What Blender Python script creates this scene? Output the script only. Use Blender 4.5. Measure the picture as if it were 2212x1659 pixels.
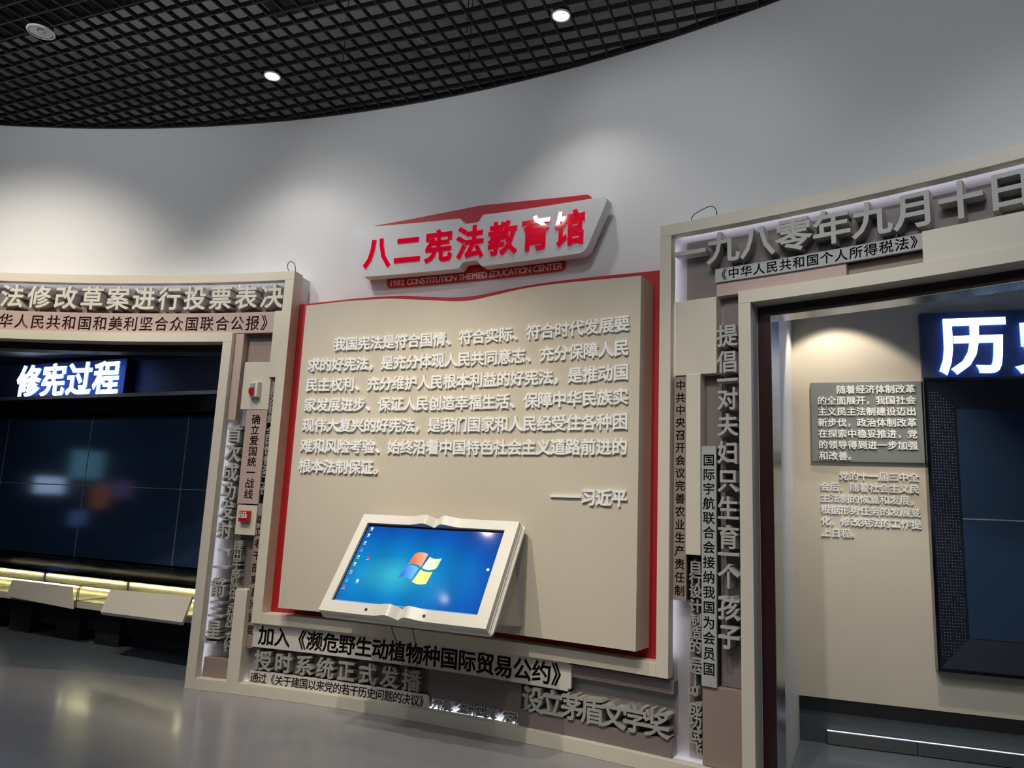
import bpy, bmesh, math, random
from mathutils import Vector, Matrix
random.seed(7)
SC = bpy.context.scene
COL = SC.collection
for o in list(bpy.data.objects):
    bpy.data.objects.remove(o)

# ------------------------------------------------------------------ camera
cam = bpy.data.cameras.new('camera')
cam.sensor_fit = 'HORIZONTAL'; cam.sensor_width = 36.0
cam.lens = 1606.93 / 2212 * 36.0
cam.clip_start = 0.05; cam.clip_end = 200
CAM = bpy.data.objects.new('camera', cam); COL.objects.link(CAM)
_p, _r = 0.1698, 0.044
def _w(u, v):                       # picture axes to world (pitch then roll)
    u2 = math.cos(_r) * u - math.sin(_r) * v; v2 = math.sin(_r) * u + math.cos(_r) * v
    return Vector((u2, -v2 * math.sin(_p), v2 * math.cos(_p)))
_X, _Y = _w(1, 0), _w(0, 1); _Z = _X.cross(_Y)
CAM.matrix_world = Matrix(((_X.x, _Y.x, _Z.x, 0), (_X.y, _Y.y, _Z.y, 0), (_X.z, _Y.z, _Z.z, 1.6), (0, 0, 0, 1)))
SC.camera = CAM

# ------------------------------------------------------------------ world, exposure, lights
w = bpy.data.worlds.new('world'); SC.world = w; w.use_nodes = True
w.node_tree.nodes['Background'].inputs[0].default_value = (0.8, 0.88, 1.0, 1)
w.node_tree.nodes['Background'].inputs[1].default_value = 0.02
SC.view_settings.view_transform = 'Standard'; SC.view_settings.look = 'None'
SC.view_settings.gamma = 1.0; SC.view_settings.use_curve_mapping = False
SC.view_settings.exposure = 0.0
SC.cycles.caustics_reflective = False; SC.cycles.caustics_refractive = False

# the curved wall is a cylinder about (CX, CY); s runs along it in metres, z up,
# d is the depth behind the front faces of the frames
R, CX, CY, T0 = 11.1767, -5.2042, -4.1978, 0.45217
def P(s, z, d=0.0):
    t = T0 + s / R
    return Vector((CX + (R + d) * math.sin(t), CY + (R + d) * math.cos(t), z))
def basis(s):
    t = T0 + s / R
    return Vector((math.cos(t), -math.sin(t), 0)), Vector((0, 0, 1)), Vector((-math.sin(t), -math.cos(t), 0))

def spot(name, loc, aim, watts, size_deg, blend=0.6, col=(1, .93, .84), rad=0.05):
    l = bpy.data.lights.new(name, 'SPOT'); l.energy = watts; l.spot_size = math.radians(size_deg)
    l.spot_blend = blend; l.color = col; l.shadow_soft_size = rad
    o = bpy.data.objects.new(name, l); COL.objects.link(o); o.location = loc
    o.rotation_euler = (Vector(aim) - Vector(loc)).to_track_quat('-Z', 'Y').to_euler()
    return o
WARM, NEUT, COOL = (1, .90, .76), (1, .95, .90), (.90, .95, 1.0)
ZL = 5.30
def wall_spot(s, d, aim_s, aim_z, watts, size, col, rad=.05, blend=1.):
    q = P(s, ZL, d); return spot('unseen_hall_spot', q, P(aim_s, aim_z, .1), watts, size, blend, col, rad)
wall_spot(-.87, -2.8, -.4, 0.8, 390, 56, WARM, .03, .9)
wall_spot(1.0, -3.6, .3, 0.8, 400, 52, WARM, .03, .9)
wall_spot(-4.8, -2.2, -4.7, 2.9, 370, 79, WARM, .08)
wall_spot(-3.1, -2.6, -2.4, 2.0, 250, 62, NEUT)
wall_spot(-1.9, -1.7, -1.75, 3.2, 80, 84, NEUT)
wall_spot(2.5, -2.8, 2.4, 1.1, 245, 58, NEUT)
wall_spot(4.2, -3.0, 3.9, 2.0, 150, 70, COOL)
wall_spot(1.3, -2.2, 1.5, 4.2, 60, 66, COOL, .12)
wall_spot(-1.3, -2.6, -.9, 4.5, 62, 66, COOL, .12)
wall_spot(3.4, -3.0, 3.4, 4.5, 90, 78, COOL, .12)  # this and the next two: added unseen wash for the upper wall
wall_spot(-4.6, -3.2, -4.2, 4.6, 110, 80, COOL, .12)
wall_spot(.6, -3.0, .6, 4.8, 15, 70, COOL, .12)
spot('unseen_hall_spot', (-0.3, -1.5, ZL), (-.6, 3.4, 0), 35, 125, 1., COOL, .3)  # this and the next: unseen fill added to lift the hall
spot('unseen_hall_spot', (-4.5, 0.5, ZL), (-4.2, 4.0, 0), 60, 120, 1., COOL, .3)
up = bpy.data.lights.new('added_slab_uplight', 'AREA'); up.size = 4; up.energy = 210; up.spread = math.radians(110); up.color = (.92, .96, 1.0)  # added area light, unseen, that lightens the slab through the grid
uo = bpy.data.objects.new('added_slab_uplight', up); COL.objects.link(uo); uo.location = (-2.5, -2.6, 4.5)
uo.rotation_euler = Vector((0, .62, .78)).to_track_quat('-Z', 'Y').to_euler()
# ------------------------------------------------------------------ materials
def srgb(c):
    return tuple((x / 12.92 if x <= .04045 else ((x + .055) / 1.055) ** 2.4) for x in [v / 255 for v in c])
MATS = {}
def mat(name, rgb, rough=.6, metal=0., bump=0., bscale=300., var=0., vscale=6., spec=.5, emit=None, es=0., coat=0.):
    m = bpy.data.materials.new(name); m.use_nodes = True; nt = m.node_tree; b = nt.nodes['Principled BSDF']
    c = srgb(rgb)
    b.inputs['Base Color'].default_value = (*c, 1); b.inputs['Roughness'].default_value = rough
    b.inputs['Metallic'].default_value = metal; b.inputs['Specular IOR Level'].default_value = spec
    if coat: b.inputs['Coat Weight'].default_value = coat; b.inputs['Coat Roughness'].default_value = .04
    if emit: b.inputs['Emission Color'].default_value = (*srgb(emit), 1); b.inputs['Emission Strength'].default_value = es
    tc = nt.nodes.new('ShaderNodeTexCoord')
    if bump:
        n = nt.nodes.new('ShaderNodeTexNoise'); n.inputs['Scale'].default_value = bscale; n.inputs['Detail'].default_value = 3
        nt.links.new(tc.outputs['Object'], n.inputs['Vector'])
        bu = nt.nodes.new('ShaderNodeBump'); bu.inputs['Strength'].default_value = bump; bu.inputs['Distance'].default_value = .002
        nt.links.new(n.outputs['Fac'], bu.inputs['Height']); nt.links.new(bu.outputs['Normal'], b.inputs['Normal'])
    if var:
        n = nt.nodes.new('ShaderNodeTexNoise'); n.inputs['Scale'].default_value = vscale; n.inputs['Detail'].default_value = 4
        nt.links.new(tc.outputs['Object'], n.inputs['Vector'])
        r = nt.nodes.new('ShaderNodeMapRange'); r.inputs['To Min'].default_value = 1 - var; r.inputs['To Max'].default_value = 1 + var
        nt.links.new(n.outputs['Fac'], r.inputs['Value'])
        mx = nt.nodes.new('ShaderNodeVectorMath'); mx.operation = 'SCALE'; mx.inputs[0].default_value = c
        nt.links.new(r.outputs['Result'], mx.inputs['Scale']); nt.links.new(mx.outputs['Vector'], b.inputs['Base Color'])
    MATS[name] = m
    return m
wall_m   = mat('wall_paint', (222, 222, 222), .75, bump=.15, var=.015, vscale=2)
white_m  = mat('white_paint', (225, 225, 226), .5, bump=.1)
beige_m  = mat('beige_lacquer', (214, 206, 188), .5, bump=.12, bscale=400, var=.015)
beige2_m = mat('panel_beige', (205, 196, 178), .5, bump=.1, var=.02, vscale=3)
pink_m   = mat('mauve_pink', (188, 165, 156), .55, bump=.12, var=.02)
taupe_m  = mat('taupe', (122, 110, 108), .6, bump=.12, var=.03)
brown_m  = mat('warm_taupe', (146, 128, 118), .6, bump=.12, var=.03)
grey_m   = mat('light_grey', (168, 170, 170), .55, bump=.1, var=.02)
pale_m   = mat('pale_grey_beige', (205, 200, 192), .55, bump=.1, var=.02)
letter_m = mat('letter_beige', (212, 207, 196), .5, bump=.08)
lgrey_m  = mat('letter_grey', (176, 174, 168), .5, bump=.08)
ldark_m  = mat('letter_dark_grey', (158, 156, 150), .5, bump=.08)
white_l  = mat('letter_white', (244, 244, 242), .45)
ink_m    = mat('cutout_dark', (46, 36, 32), .8)
rose_m   = mat('cutout_rose', (120, 92, 84), .8)
red_m    = mat('red_lacquer', (168, 24, 33), .5, bump=.05)
redw_m   = mat('red_backing', (188, 30, 42), .5)
acry_m   = mat('red_acrylic', (225, 0, 45), .06, emit=(225, 0, 45), es=.25, coat=.6)
black_m  = mat('black_gloss', (10, 12, 16), .12, var=.1)
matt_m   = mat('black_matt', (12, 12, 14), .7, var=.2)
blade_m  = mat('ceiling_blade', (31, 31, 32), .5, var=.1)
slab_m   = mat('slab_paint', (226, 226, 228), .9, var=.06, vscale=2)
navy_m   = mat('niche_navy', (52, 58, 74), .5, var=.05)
burg_m   = mat('burgundy_frame', (46, 22, 24), .3, var=.05)
chrome_m = mat('brushed_chrome', (190, 190, 192), .22, metal=1., var=.03)
steel_m  = mat('brushed_steel', (150, 150, 148), .35, metal=1., var=.05)
plinth_m = mat('plinth_grey', (72, 80, 84), .6, var=.05)
kiosk_m  = mat('kiosk_cream', (222, 219, 208), .35, var=.01)
kside_m  = mat('kiosk_grey', (176, 174, 168), .4, var=.01)
wire_m   = mat('wire_black', (14, 14, 14), .5)
paper_m  = mat('paper', (235, 230, 205), .8, var=.03)
text_m   = mat('slate_block', (124, 130, 128), .6, bump=.1, var=.02)
led_m    = mat('led_strip', (240, 243, 255), .5, emit=(226, 232, 255), es=6.)
lamp_m   = mat('lamp_face', (255, 255, 255), .5, emit=(255, 252, 245), es=30.)
blue_m   = mat('backlit_letter', (255, 255, 255), .4, emit=(214, 236, 255), es=5.)
bedge_m  = mat('backlit_edge', (40, 80, 255), .4, emit=(90, 150, 255), es=1.6)
case_m   = mat('case_light', (255, 245, 200), .5, emit=(255, 242, 190), es=17.)
cream_m  = mat('case_lining', (240, 236, 205), .6, var=.02)
alarm_m  = mat('alarm_red', (185, 20, 35), .25, coat=.3)
glass_m  = bpy.data.materials.new('glass'); glass_m.use_nodes = True
_b = glass_m.node_tree.nodes['Principled BSDF']
_b.inputs['Base Color'].default_value = (.98, 1, .995, 1); _b.inputs['Transmission Weight'].default_value = 1.
_b.inputs['Roughness'].default_value = .02; _b.inputs['IOR'].default_value = 1.45

def floor_mat(name, c1, c2, r1, r2):
    m = bpy.data.materials.new(name); m.use_nodes = True; nt = m.node_tree; b = nt.nodes['Principled BSDF']
    tc = nt.nodes.new('ShaderNodeTexCoord')
    n = nt.nodes.new('ShaderNodeTexNoise'); n.inputs['Scale'].default_value = 1.6; n.inputs['Detail'].default_value = 5; n.inputs['Distortion'].default_value = .6
    nt.links.new(tc.outputs['Object'], n.inputs['Vector'])
    cr = nt.nodes.new('ShaderNodeValToRGB'); cr.color_ramp.elements[0].position = .25; cr.color_ramp.elements[1].position = .8
    cr.color_ramp.elements[0].color = (*srgb(c1), 1); cr.color_ramp.elements[1].color = (*srgb(c2), 1)
    nt.links.new(n.outputs['Fac'], cr.inputs['Fac']); nt.links.new(cr.outputs['Color'], b.inputs['Base Color'])
    mr = nt.nodes.new('ShaderNodeMapRange'); mr.inputs['To Min'].default_value = r1; mr.inputs['To Max'].default_value = r2
    n2 = nt.nodes.new('ShaderNodeTexNoise'); n2.inputs['Scale'].default_value = 7; n2.inputs['Detail'].default_value = 4
    nt.links.new(tc.outputs['Object'], n2.inputs['Vector']); nt.links.new(n2.outputs['Fac'], mr.inputs['Value'])
    nt.links.new(mr.outputs['Result'], b.inputs['Roughness'])
    n3 = nt.nodes.new('ShaderNodeTexNoise'); n3.inputs['Scale'].default_value = 9; n3.inputs['Detail'].default_value = 2
    nt.links.new(tc.outputs['Object'], n3.inputs['Vector'])
    bu = nt.nodes.new('ShaderNodeBump'); bu.inputs['Strength'].default_value = .12; bu.inputs['Distance'].default_value = .01
    nt.links.new(n3.outputs['Fac'], bu.inputs['Height']); nt.links.new(bu.outputs['Normal'], b.inputs['Normal'])
    b.inputs['Coat Weight'].default_value = .25; b.inputs['Coat Roughness'].default_value = .12
    return m
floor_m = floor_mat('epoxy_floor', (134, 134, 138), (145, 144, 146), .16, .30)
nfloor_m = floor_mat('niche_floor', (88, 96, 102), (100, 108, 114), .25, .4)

# ------------------------------------------------------------------ building helpers
class MB:
    def __init__(s): s.v = []; s.f = []
    def add(s, vs, fs):
        n = len(s.v); s.v += [Vector(v) for v in vs]; s.f += [tuple(i + n for i in f) for f in fs]
    def hexa(s, c):       # c: 8 corners, 0-3 near ring, 4-7 far ring
        s.add(c, [(0, 1, 2, 3), (7, 6, 5, 4), (0, 4, 5, 1), (1, 5, 6, 2), (2, 6, 7, 3), (3, 7, 4, 0)])
    def cbox(s, s0, s1, z0, z1, d0, d1, step=.3):      # box bent along the wall
        n = max(1, int(math.ceil((s1 - s0) / step)))
        ss = [s0 + (s1 - s0) * i / n for i in range(n + 1)]
        s.strip([(a, z0, z1) for a in ss], d0, d1)
    def strip(s, rows, d0, d1):                        # rows of (s, z low, z high)
        vs = []
        for a, lo, hi in rows:
            vs += [P(a, lo, d0), P(a, hi, d0), P(a, lo, d1), P(a, hi, d1)]
        fs = []
        for i in range(len(rows) - 1):
            a, b = i * 4, i * 4 + 4
            fs += [(a, b, b + 1, a + 1), (a + 2, a + 3, b + 3, b + 2), (a + 1, b + 1, b + 3, a + 3), (a, a + 2, b + 2, b)]
        e = (len(rows) - 1) * 4
        fs += [(0, 1, 3, 2), (e, e + 2, e + 3, e + 1)]
        s.add(vs, fs)
    def poly(s, pts, n0, n1, f):                        # outline extruded through map f(x, y, n)
        k = len(pts)
        vs = [f(x, y, n0) for x, y in pts] + [f(x, y, n1) for x, y in pts]
        fs = [tuple(range(k)), tuple(range(2 * k - 1, k - 1, -1))] + [(i, i + k, (i + 1) % k + k, (i + 1) % k) for i in range(k)]
        s.add(vs, fs)
    def box(s, fr, x0, x1, y0, y1, z0, z1):             # box in frame fr(x, y, z)
        s.hexa([fr(x0, y0, z0), fr(x1, y0, z0), fr(x1, y0, z1), fr(x0, y0, z1), fr(x0, y1, z0), fr(x1, y1, z0), fr(x1, y1, z1), fr(x0, y1, z1)])
    def tube(s, pts, r, n=8):
        pts = [Vector(p) for p in pts]; rings = []
        for i, p in enumerate(pts):
            t = (pts[min(i + 1, len(pts) - 1)] - pts[max(i - 1, 0)]).normalized()
            a = t.orthogonal().normalized() if i == 0 else (rings[-1][1] - t * rings[-1][1].dot(t)).normalized()
            rings.append((p, a, t.cross(a)))
        vs = [p + (a * math.cos(2 * math.pi * k / n) + b * math.sin(2 * math.pi * k / n)) * r for p, a, b in rings for k in range(n)]
        fs = [(i * n + k, i * n + (k + 1) % n, (i + 1) * n + (k + 1) % n, (i + 1) * n + k) for i in range(len(pts) - 1) for k in range(n)]
        fs += [tuple(range(n - 1, -1, -1)), tuple((len(pts) - 1) * n + k for k in range(n))]
        s.add(vs, fs)
    def lathe(s, c, prof, n=32, cap0=True, cap1=True):                        # profile (r, z) about a vertical axis
        vs = [Vector((c[0] + r * math.cos(2 * math.pi * k / n), c[1] + r * math.sin(2 * math.pi * k / n), c[2] + z)) for r, z in prof for k in range(n)]
        fs = [(i * n + k, i * n + (k + 1) % n, (i + 1) * n + (k + 1) % n, (i + 1) * n + k) for i in range(len(prof) - 1) for k in range(n)]
        if cap0: fs.append(tuple(range(n)))
        if cap1: fs.append(tuple((len(prof) - 1) * n + k for k in range(n - 1, -1, -1)))
        s.add(vs, fs)
def origin_of(parent):
    o = Vector((0, 0, 0))
    while parent is not None:
        o += parent.location; parent = parent.parent
    return o
def obj(name, mb, m, parent=None, smooth=False, bevel=0., base=None):
    """links the collected geometry as ONE mesh object"""
    po = origin_of(parent)
    if parent is None:
        lo = Vector((sum(v.x for v in mb.v) / len(mb.v), sum(v.y for v in mb.v) / len(mb.v), min(v.z for v in mb.v))) if base is None else Vector(base)
    else:
        lo = po.copy()
    me = bpy.data.meshes.new(name); me.from_pydata([v - lo for v in mb.v], [], mb.f); me.update()
    bm = bmesh.new(); bm.from_mesh(me); bmesh.ops.recalc_face_normals(bm, faces=bm.faces); bm.to_mesh(me); bm.free()
    me.materials.append(m)
    if smooth:
        for p in me.polygons: p.use_smooth = True
    o = bpy.data.objects.new(name, me); COL.objects.link(o)
    o.location = lo - po; o.parent = parent
    if bevel:
        b = o.modifiers.new('bevel', 'BEVEL'); b.width = bevel; b.segments = 2; b.limit_method = 'ANGLE'; b.angle_limit = math.radians(40)
    return o
def thing(name, label, cat, loc=(0, 0, 0), group=None):
    o = bpy.data.objects.new(name, None); COL.objects.link(o); o.location = loc; o.empty_display_size = .1
    return tag(o, label, cat, group)
def tag(o, label, cat, group=None):
    o['label'] = label; o['category'] = cat
    if group: o['group'] = group
    return o
def struct(name, mb, m, **k):
    o = obj(name, mb, m, **k); o['kind'] = 'structure'; return o
def boxmb(*a, **k):
    m = MB(); m.cbox(*a, **k); return m

# ------------------------------------------------------------------ glyphs
import numpy as np
from mathutils.geometry import delaunay_2d_cdt
_loops, _raised, _cut = {}, {}, {}
def glyph_loops(ch, off):
    """outline loops of a glyph from Blender's own built-in font"""
    key = (ch, off)
    if key in _loops: return _loops[key]
    cu = bpy.data.curves.new('glyph', 'FONT'); cu.body = ch; cu.size = 1; cu.fill_mode = 'NONE'
    cu.resolution_u = 3; cu.align_x = 'CENTER'
    o = bpy.data.objects.new('glyph', cu); COL.objects.link(o)
    me = o.to_mesh(depsgraph=None) if False else bpy.data.meshes.new_from_object(o)
    bpy.data.objects.remove(o); bpy.data.curves.remove(cu)
    n = len(me.vertices); co = [(v.co.x, v.co.y) for v in me.vertices]
    nxt = {}
    for e in me.edges:
        i, j = e.vertices
        if j == i + 1: nxt[i] = j
        elif i == j + 1: nxt[j] = i
        else: nxt[max(i, j)] = min(i, j)
    bpy.data.meshes.remove(me)
    out = []; seen = set()
    for i in range(n):
        if i in seen: continue
        lp = []; k = i
        while k not in seen and k in nxt:
            seen.add(k); lp.append(co[k]); k = nxt[k]
        if len(lp) > 2: out.append(lp)
    area = sum((a[0] * b[1] - b[0] * a[1]) / 2 for lp in out for a, b in zip(lp, lp[1:] + lp[:1]))
    if area < 0: out = [lp[::-1] for lp in out]
    bold_loops = []
    for lp in out:                       # every stroke grows by off on both sides, corners mitred
        p = np.array(lp); keepi = np.linalg.norm(p - np.roll(p, 1, 0), axis=1) > 1e-5; p = p[keepi]
        if len(p) < 3: continue
        e = np.roll(p, -1, 0) - p; e /= np.linalg.norm(e, axis=1)[:, None]; nr = np.stack([e[:, 1], -e[:, 0]], 1); pr = np.roll(nr, 1, 0)
        m = nr + pr; q = 1 + (nr * pr).sum(1); q = np.maximum(q, .45)
        bold_loops.append([tuple(v) for v in p + m / q[:, None] * off])
    _loops[key] = bold_loops
    return bold_loops
def winding(pts, loops):
    w = np.zeros(len(pts)); px = pts[:, 0][:, None]; py = pts[:, 1][:, None]
    for lp in loops:
        a = np.array(lp); b = np.roll(a, -1, 0)
        ax, ay, bx, by = a[:, 0][None], a[:, 1][None], b[:, 0][None], b[:, 1][None]
        cr = (bx - ax) * (py - ay) - (px - ax) * (by - ay)
        w += ((ay <= py) & (by > py) & (cr > 0)).sum(1) - ((ay > py) & (by <= py) & (cr < 0)).sum(1)
    return w
def fill(loops, keep, extra=None):
    """triangles of the region where keep(winding, centroids) holds"""
    vs, es = [], []
    for lp in loops + (extra or []):
        n = len(vs); vs += [Vector(p) for p in lp]; es += [(n + i, n + (i + 1) % len(lp)) for i in range(len(lp))]
    r = delaunay_2d_cdt(vs, es, [], 0, 1e-5)
    V = np.array([tuple(v) for v in r[0]]); F = [tuple(f) for f in r[2]]
    c = np.array([V[list(f)].mean(0) for f in F])
    k = keep(winding(c, loops), c)
    F = [f for f, q in zip(F, k) if q]
    F = [f if (V[f[1]][0] - V[f[0]][0]) * (V[f[2]][1] - V[f[0]][1]) - (V[f[2]][0] - V[f[0]][0]) * (V[f[1]][1] - V[f[0]][1]) > 0 else f[::-1] for f in F]
    return V, F
def slab(V, F, mapf, back=False):
    """front faces at depth 0, walls down to depth 1; mapf(x, y, k)"""
    n = len(V); cnt = {}
    for f in F:
        for i in range(len(f)):
            a, b = f[i], f[(i + 1) % len(f)]; cnt[(a, b)] = 1
    be = [(a, b) for a, b in cnt if (b, a) not in cnt]
    used = sorted({i for f in F for i in f}); idx = {u: i for i, u in enumerate(used)}; m = len(used)
    verts = [mapf(*V[u], 0) for u in used] + [mapf(*V[u], 1) for u in used]
    faces = [tuple(idx[i] for i in f) for f in F] + [(idx[b], idx[a], idx[a] + m, idx[b] + m) for a, b in be]
    if back: faces += [tuple(idx[i] + m for i in reversed(f)) for f in F]
    return verts, faces
CYG = .38
def mesh_from(name, vf):
    me = bpy.data.meshes.new(name); me.from_pydata(vf[0], [], vf[1]); me.update(); return me
def raised(ch, bold):
    key = (ch, bold)
    if key not in _raised:
        V, F = fill(glyph_loops(ch, bold), lambda w, c: w > 0)
        _raised[key] = mesh_from('character', slab(V, F, lambda x, y, k: (x, y - CYG, -k)))
    return _raised[key]
def cut_tile(ch, wx, hy, bold, mats=None):
    """a rectangle with the glyph cut through it"""
    key = (ch, round(wx, 3), round(hy, 3), bold, mats[0].name if mats else '')
    if key not in _cut:
        x0, x1, y0, y1 = -wx / 2, wx / 2, CYG - hy / 2, CYG + hy / 2
        lps = [[(min(max(x, x0 + .004), x1 - .004), min(max(y, y0 + .004), y1 - .004)) for x, y in lp] for lp in glyph_loops(ch, bold)]
        V, F = fill(lps, lambda w, c: w <= 0, [[(x0, y0), (x1, y0), (x1, y1), (x0, y1)]])
        me = mesh_from('cut_character', slab(V, F, lambda x, y, k: (x, y - CYG, -k)))
        if mats:
            me.materials.append(mats[0]); me.materials.append(mats[1])
            for i, p in enumerate(me.polygons):      # shade in the cuts is painted: their walls take the backing's dark tone
                if i >= len(F) and not (min(abs(abs(me.vertices[v].co.x) - wx / 2) for v in p.vertices) < 1e-4 or min(abs(abs(me.vertices[v].co.y) - hy / 2) for v in p.vertices) < 1e-4): p.material_index = 1
        _cut[key] = me
    return _cut[key]
def bent_plate(mb, outline, d0, d1, step=.08, fmap=None):
    """outline in (s, z) as a plate that follows the curved wall"""
    s0, s1 = min(p[0] for p in outline), max(p[0] for p in outline); z0, z1 = min(p[1] for p in outline), max(p[1] for p in outline)
    n = max(1, int((s1 - s0) / step)); ex = [[(s0 + (s1 - s0) * i / n, z0 - .01), (s0 + (s1 - s0) * i / n, z1 + .01)] for i in range(1, n)]
    V, F = fill([outline], lambda w, c: w != 0, ex)
    f = fmap or (lambda x, y, k: P(x, y, d0 if k == 0 else d1))
    vs, fs = slab(V, F, f, back=True); mb.add(vs, fs)
def place(me, name, parent, s, z, d, sx, sy, depth, m):
    if not me.materials: me.materials.append(m)
    o = bpy.data.objects.new(name, me); COL.objects.link(o)
    X, Y, Z = basis(s)
    M = Matrix(((X.x * sx, Y.x * sy, Z.x * depth, 0), (X.y * sx, Y.y * sy, Z.y * depth, 0), (X.z * sx, Y.z * sy, Z.z * depth, 0), (0, 0, 0, 1)))
    M.translation = P(s, z, d) - origin_of(parent)
    o.parent = parent; o.matrix_local = M
    if me.materials[0] != m:
        o.material_slots[0].link = 'OBJECT'; o.material_slots[0].material = m
    return o
def lettering(text, pts, d, em, m, label, depth=.1, bold=.021, sx=1., name='raised_lettering'):
    """raised characters standing on the recess wall; pts: (s, z) of each character's centre"""
    t = thing(name, label, 'lettering', P(*pts[0], d))
    for ch, (s, z) in zip(text, pts):
        if ch == ' ': continue
        place(raised(ch, bold), 'character', t, s, z, d, em * sx, em, depth, m)
    return t
def line(a, b, z, n): return [(a + (b - a) * i / (n - 1), z) for i in range(n)]
def col(s, za, zb, n): return [(s, za + (zb - za) * i / (n - 1)) for i in range(n)]
def cut_strip(text, pts, s0, s1, z0, z1, d, em, m, ink, label, depth=.03, thick=.09, bold=.018, vertical=False, cell=None):
    """a board whose characters are cut through its face and show the darker board behind"""
    t = thing('cut_out_strip', label, 'strip', P((s0 + s1) / 2, z0, d))
    obj('backing', boxmb(s0 + .002, s1 - .002, z0 + .002, z1 - .002, d + depth, d + thick), ink, t)
    n = len(text)
    if vertical:
        step = cell; zt = pts[0][1] + step / 2; zb = pts[-1][1] - step / 2; cs = (s0 + s1) / 2
        for ch, (s, z) in zip(text, pts):
            me = cut_tile(ch, (s1 - s0) / em, step / em, bold, (m, ink))
            place(me, 'cut_character', t, cs, z, d, em, em, depth, m)
        if z1 - zt > .002: obj('face', boxmb(s0, s1, zt, z1, d, d + depth), m, t)
        if zb - z0 > .002: obj('face', boxmb(s0, s1, z0, zb, d, d + depth), m, t)
    else:
        step = cell; sa = pts[0][0] - step / 2; sb = pts[-1][0] + step / 2; cz = pts[0][1]; hh = 1.0 * em
        for ch, (s, z) in zip(text, pts):
            me = cut_tile(ch, step / em, hh / em, bold, (m, ink))
            place(me, 'cut_character', t, s, cz, d, em, em, depth, m)
        obj('face', boxmb(s0, s1, cz + hh / 2, z1, d, d + depth), m, t); obj('face', boxmb(s0, s1, z0, cz - hh / 2, d, d + depth), m, t)
        if sa - s0 > .002: obj('face', boxmb(s0, sa, cz - hh / 2, cz + hh / 2, d, d + depth), m, t)
        if s1 - sb > .002: obj('face', boxmb(sb, s1, cz - hh / 2, cz + hh / 2, d, d + depth), m, t)
    return t
def block(name, label, s0, s1, z0, z1, d, m, cat='panel', back=.135):
    return tag(obj(name, boxmb(s0, s1, z0, z1, d, back), m, bevel=.0025), label, cat)

# ------------------------------------------------------------------ the setting
mb = MB()
mb.cbox(-13, 8.5, 3.05, 6.2, .28, .45)
mb.cbox(-2.45, 2.20, 0, 3.05, .28, .45)
mb.cbox(-13, -8.6, 0, 3.05, .28, .45)
mb.cbox(5.4, 8.5, 0, 3.05, .28, .45)
struct('wall_back', mb, wall_m)
mb = MB(); mb.add([(-18, -9, 0), (10, -9, 0), (10, 14, 0), (-18, 14, 0)], [(0, 1, 2, 3)])
# hall floor ends at the niches' thresholds: polygon under the arc
arc = [P(s, 0, .24) for s in [-13 + i * .5 for i in range(44)]]
mb = MB(); mb.add([Vector((arc[0].x, -9, 0))] + arc + [Vector((arc[-1].x, -9, 0))], [tuple(range(len(arc) + 2))])
mb.v += [v - Vector((0, 0, .1)) for v in mb.v]; k = len(arc) + 2; mb.f.append(tuple(range(2 * k - 1, k - 1, -1)))
mb.f += [(i, (i + 1) % k, (i + 1) % k + k, i + k) for i in range(k)]
struct('floor', mb, floor_m, base=(0, 0, 0))
A, B, C = arc[0], arc[-1], None
def niche_floor(s0, s1):
    a = [P(s0 + (s1 - s0) * i / 16, -.002, .24) for i in range(17)]
    b = [P(s0 + (s1 - s0) * i / 16, -.002, 4.6) for i in range(17)]
    mb = MB(); n = 17; vs = a + b + [v - Vector((0, 0, .1)) for v in a + b]
    fs = [(i, i + 1, i + 1 + n, i + n) for i in range(16)] + [(i + 2 * n + n, i + 1 + 3 * n, i + 1 + 2 * n, i + 2 * n) for i in range(16)]
    fs += [(i, i + 2 * n, i + 1 + 2 * n, i + 1) for i in range(16)] + [(i + n, i + n + 1, i + 3 * n + 1, i + 3 * n) for i in range(16)]
    fs += [(0, n, 3 * n, 2 * n), (n - 1, 3 * n - 1, 4 * n - 1, 2 * n - 1)]
    mb.add(vs, fs); return mb
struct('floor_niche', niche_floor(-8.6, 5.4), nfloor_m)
mb = MB(); mb.hexa([Vector(v) for v in [(-18, -9, 6.2), (10, -9, 6.2), (10, 14, 6.2), (-18, 14, 6.2), (-18, -9, 6.35), (10, -9, 6.35), (10, 14, 6.35), (-18, 14, 6.35)]])
struct('ceiling', mb, slab_m)
mb = MB()
mb.hexa([Vector(v) for v in [(-18, -9.2, 0), (10, -9.2, 0), (10, -9.2, 6.2), (-18, -9.2, 6.2), (-18, -9, 0), (10, -9, 0), (10, -9, 6.2), (-18, -9, 6.2)]])
struct('wall_rear', mb, mat('rear_wall', (110, 108, 110), .8, var=.1, vscale=1))
mb = MB(); mb.hexa([Vector(v) for v in [(5.2, -9, 0), (5.4, -9, 0), (5.4, -9, 6.2), (5.2, -9, 6.2), (5.2, 3, 0), (5.4, 3, 0), (5.4, 3, 6.2), (5.2, 3, 6.2)]])
struct('wall_right', mb, MATS['rear_wall'])
mb = MB(); mb.hexa([Vector(v) for v in [(-15.2, -9, 0), (-15, -9, 0), (-15, -9, 6.2), (-15.2, -9, 6.2), (-15.2, 6, 0), (-15, 6, 0), (-15, 6, 6.2), (-15.2, 6, 6.2)]])
struct('wall_left', mb, MATS['rear_wall'])

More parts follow.
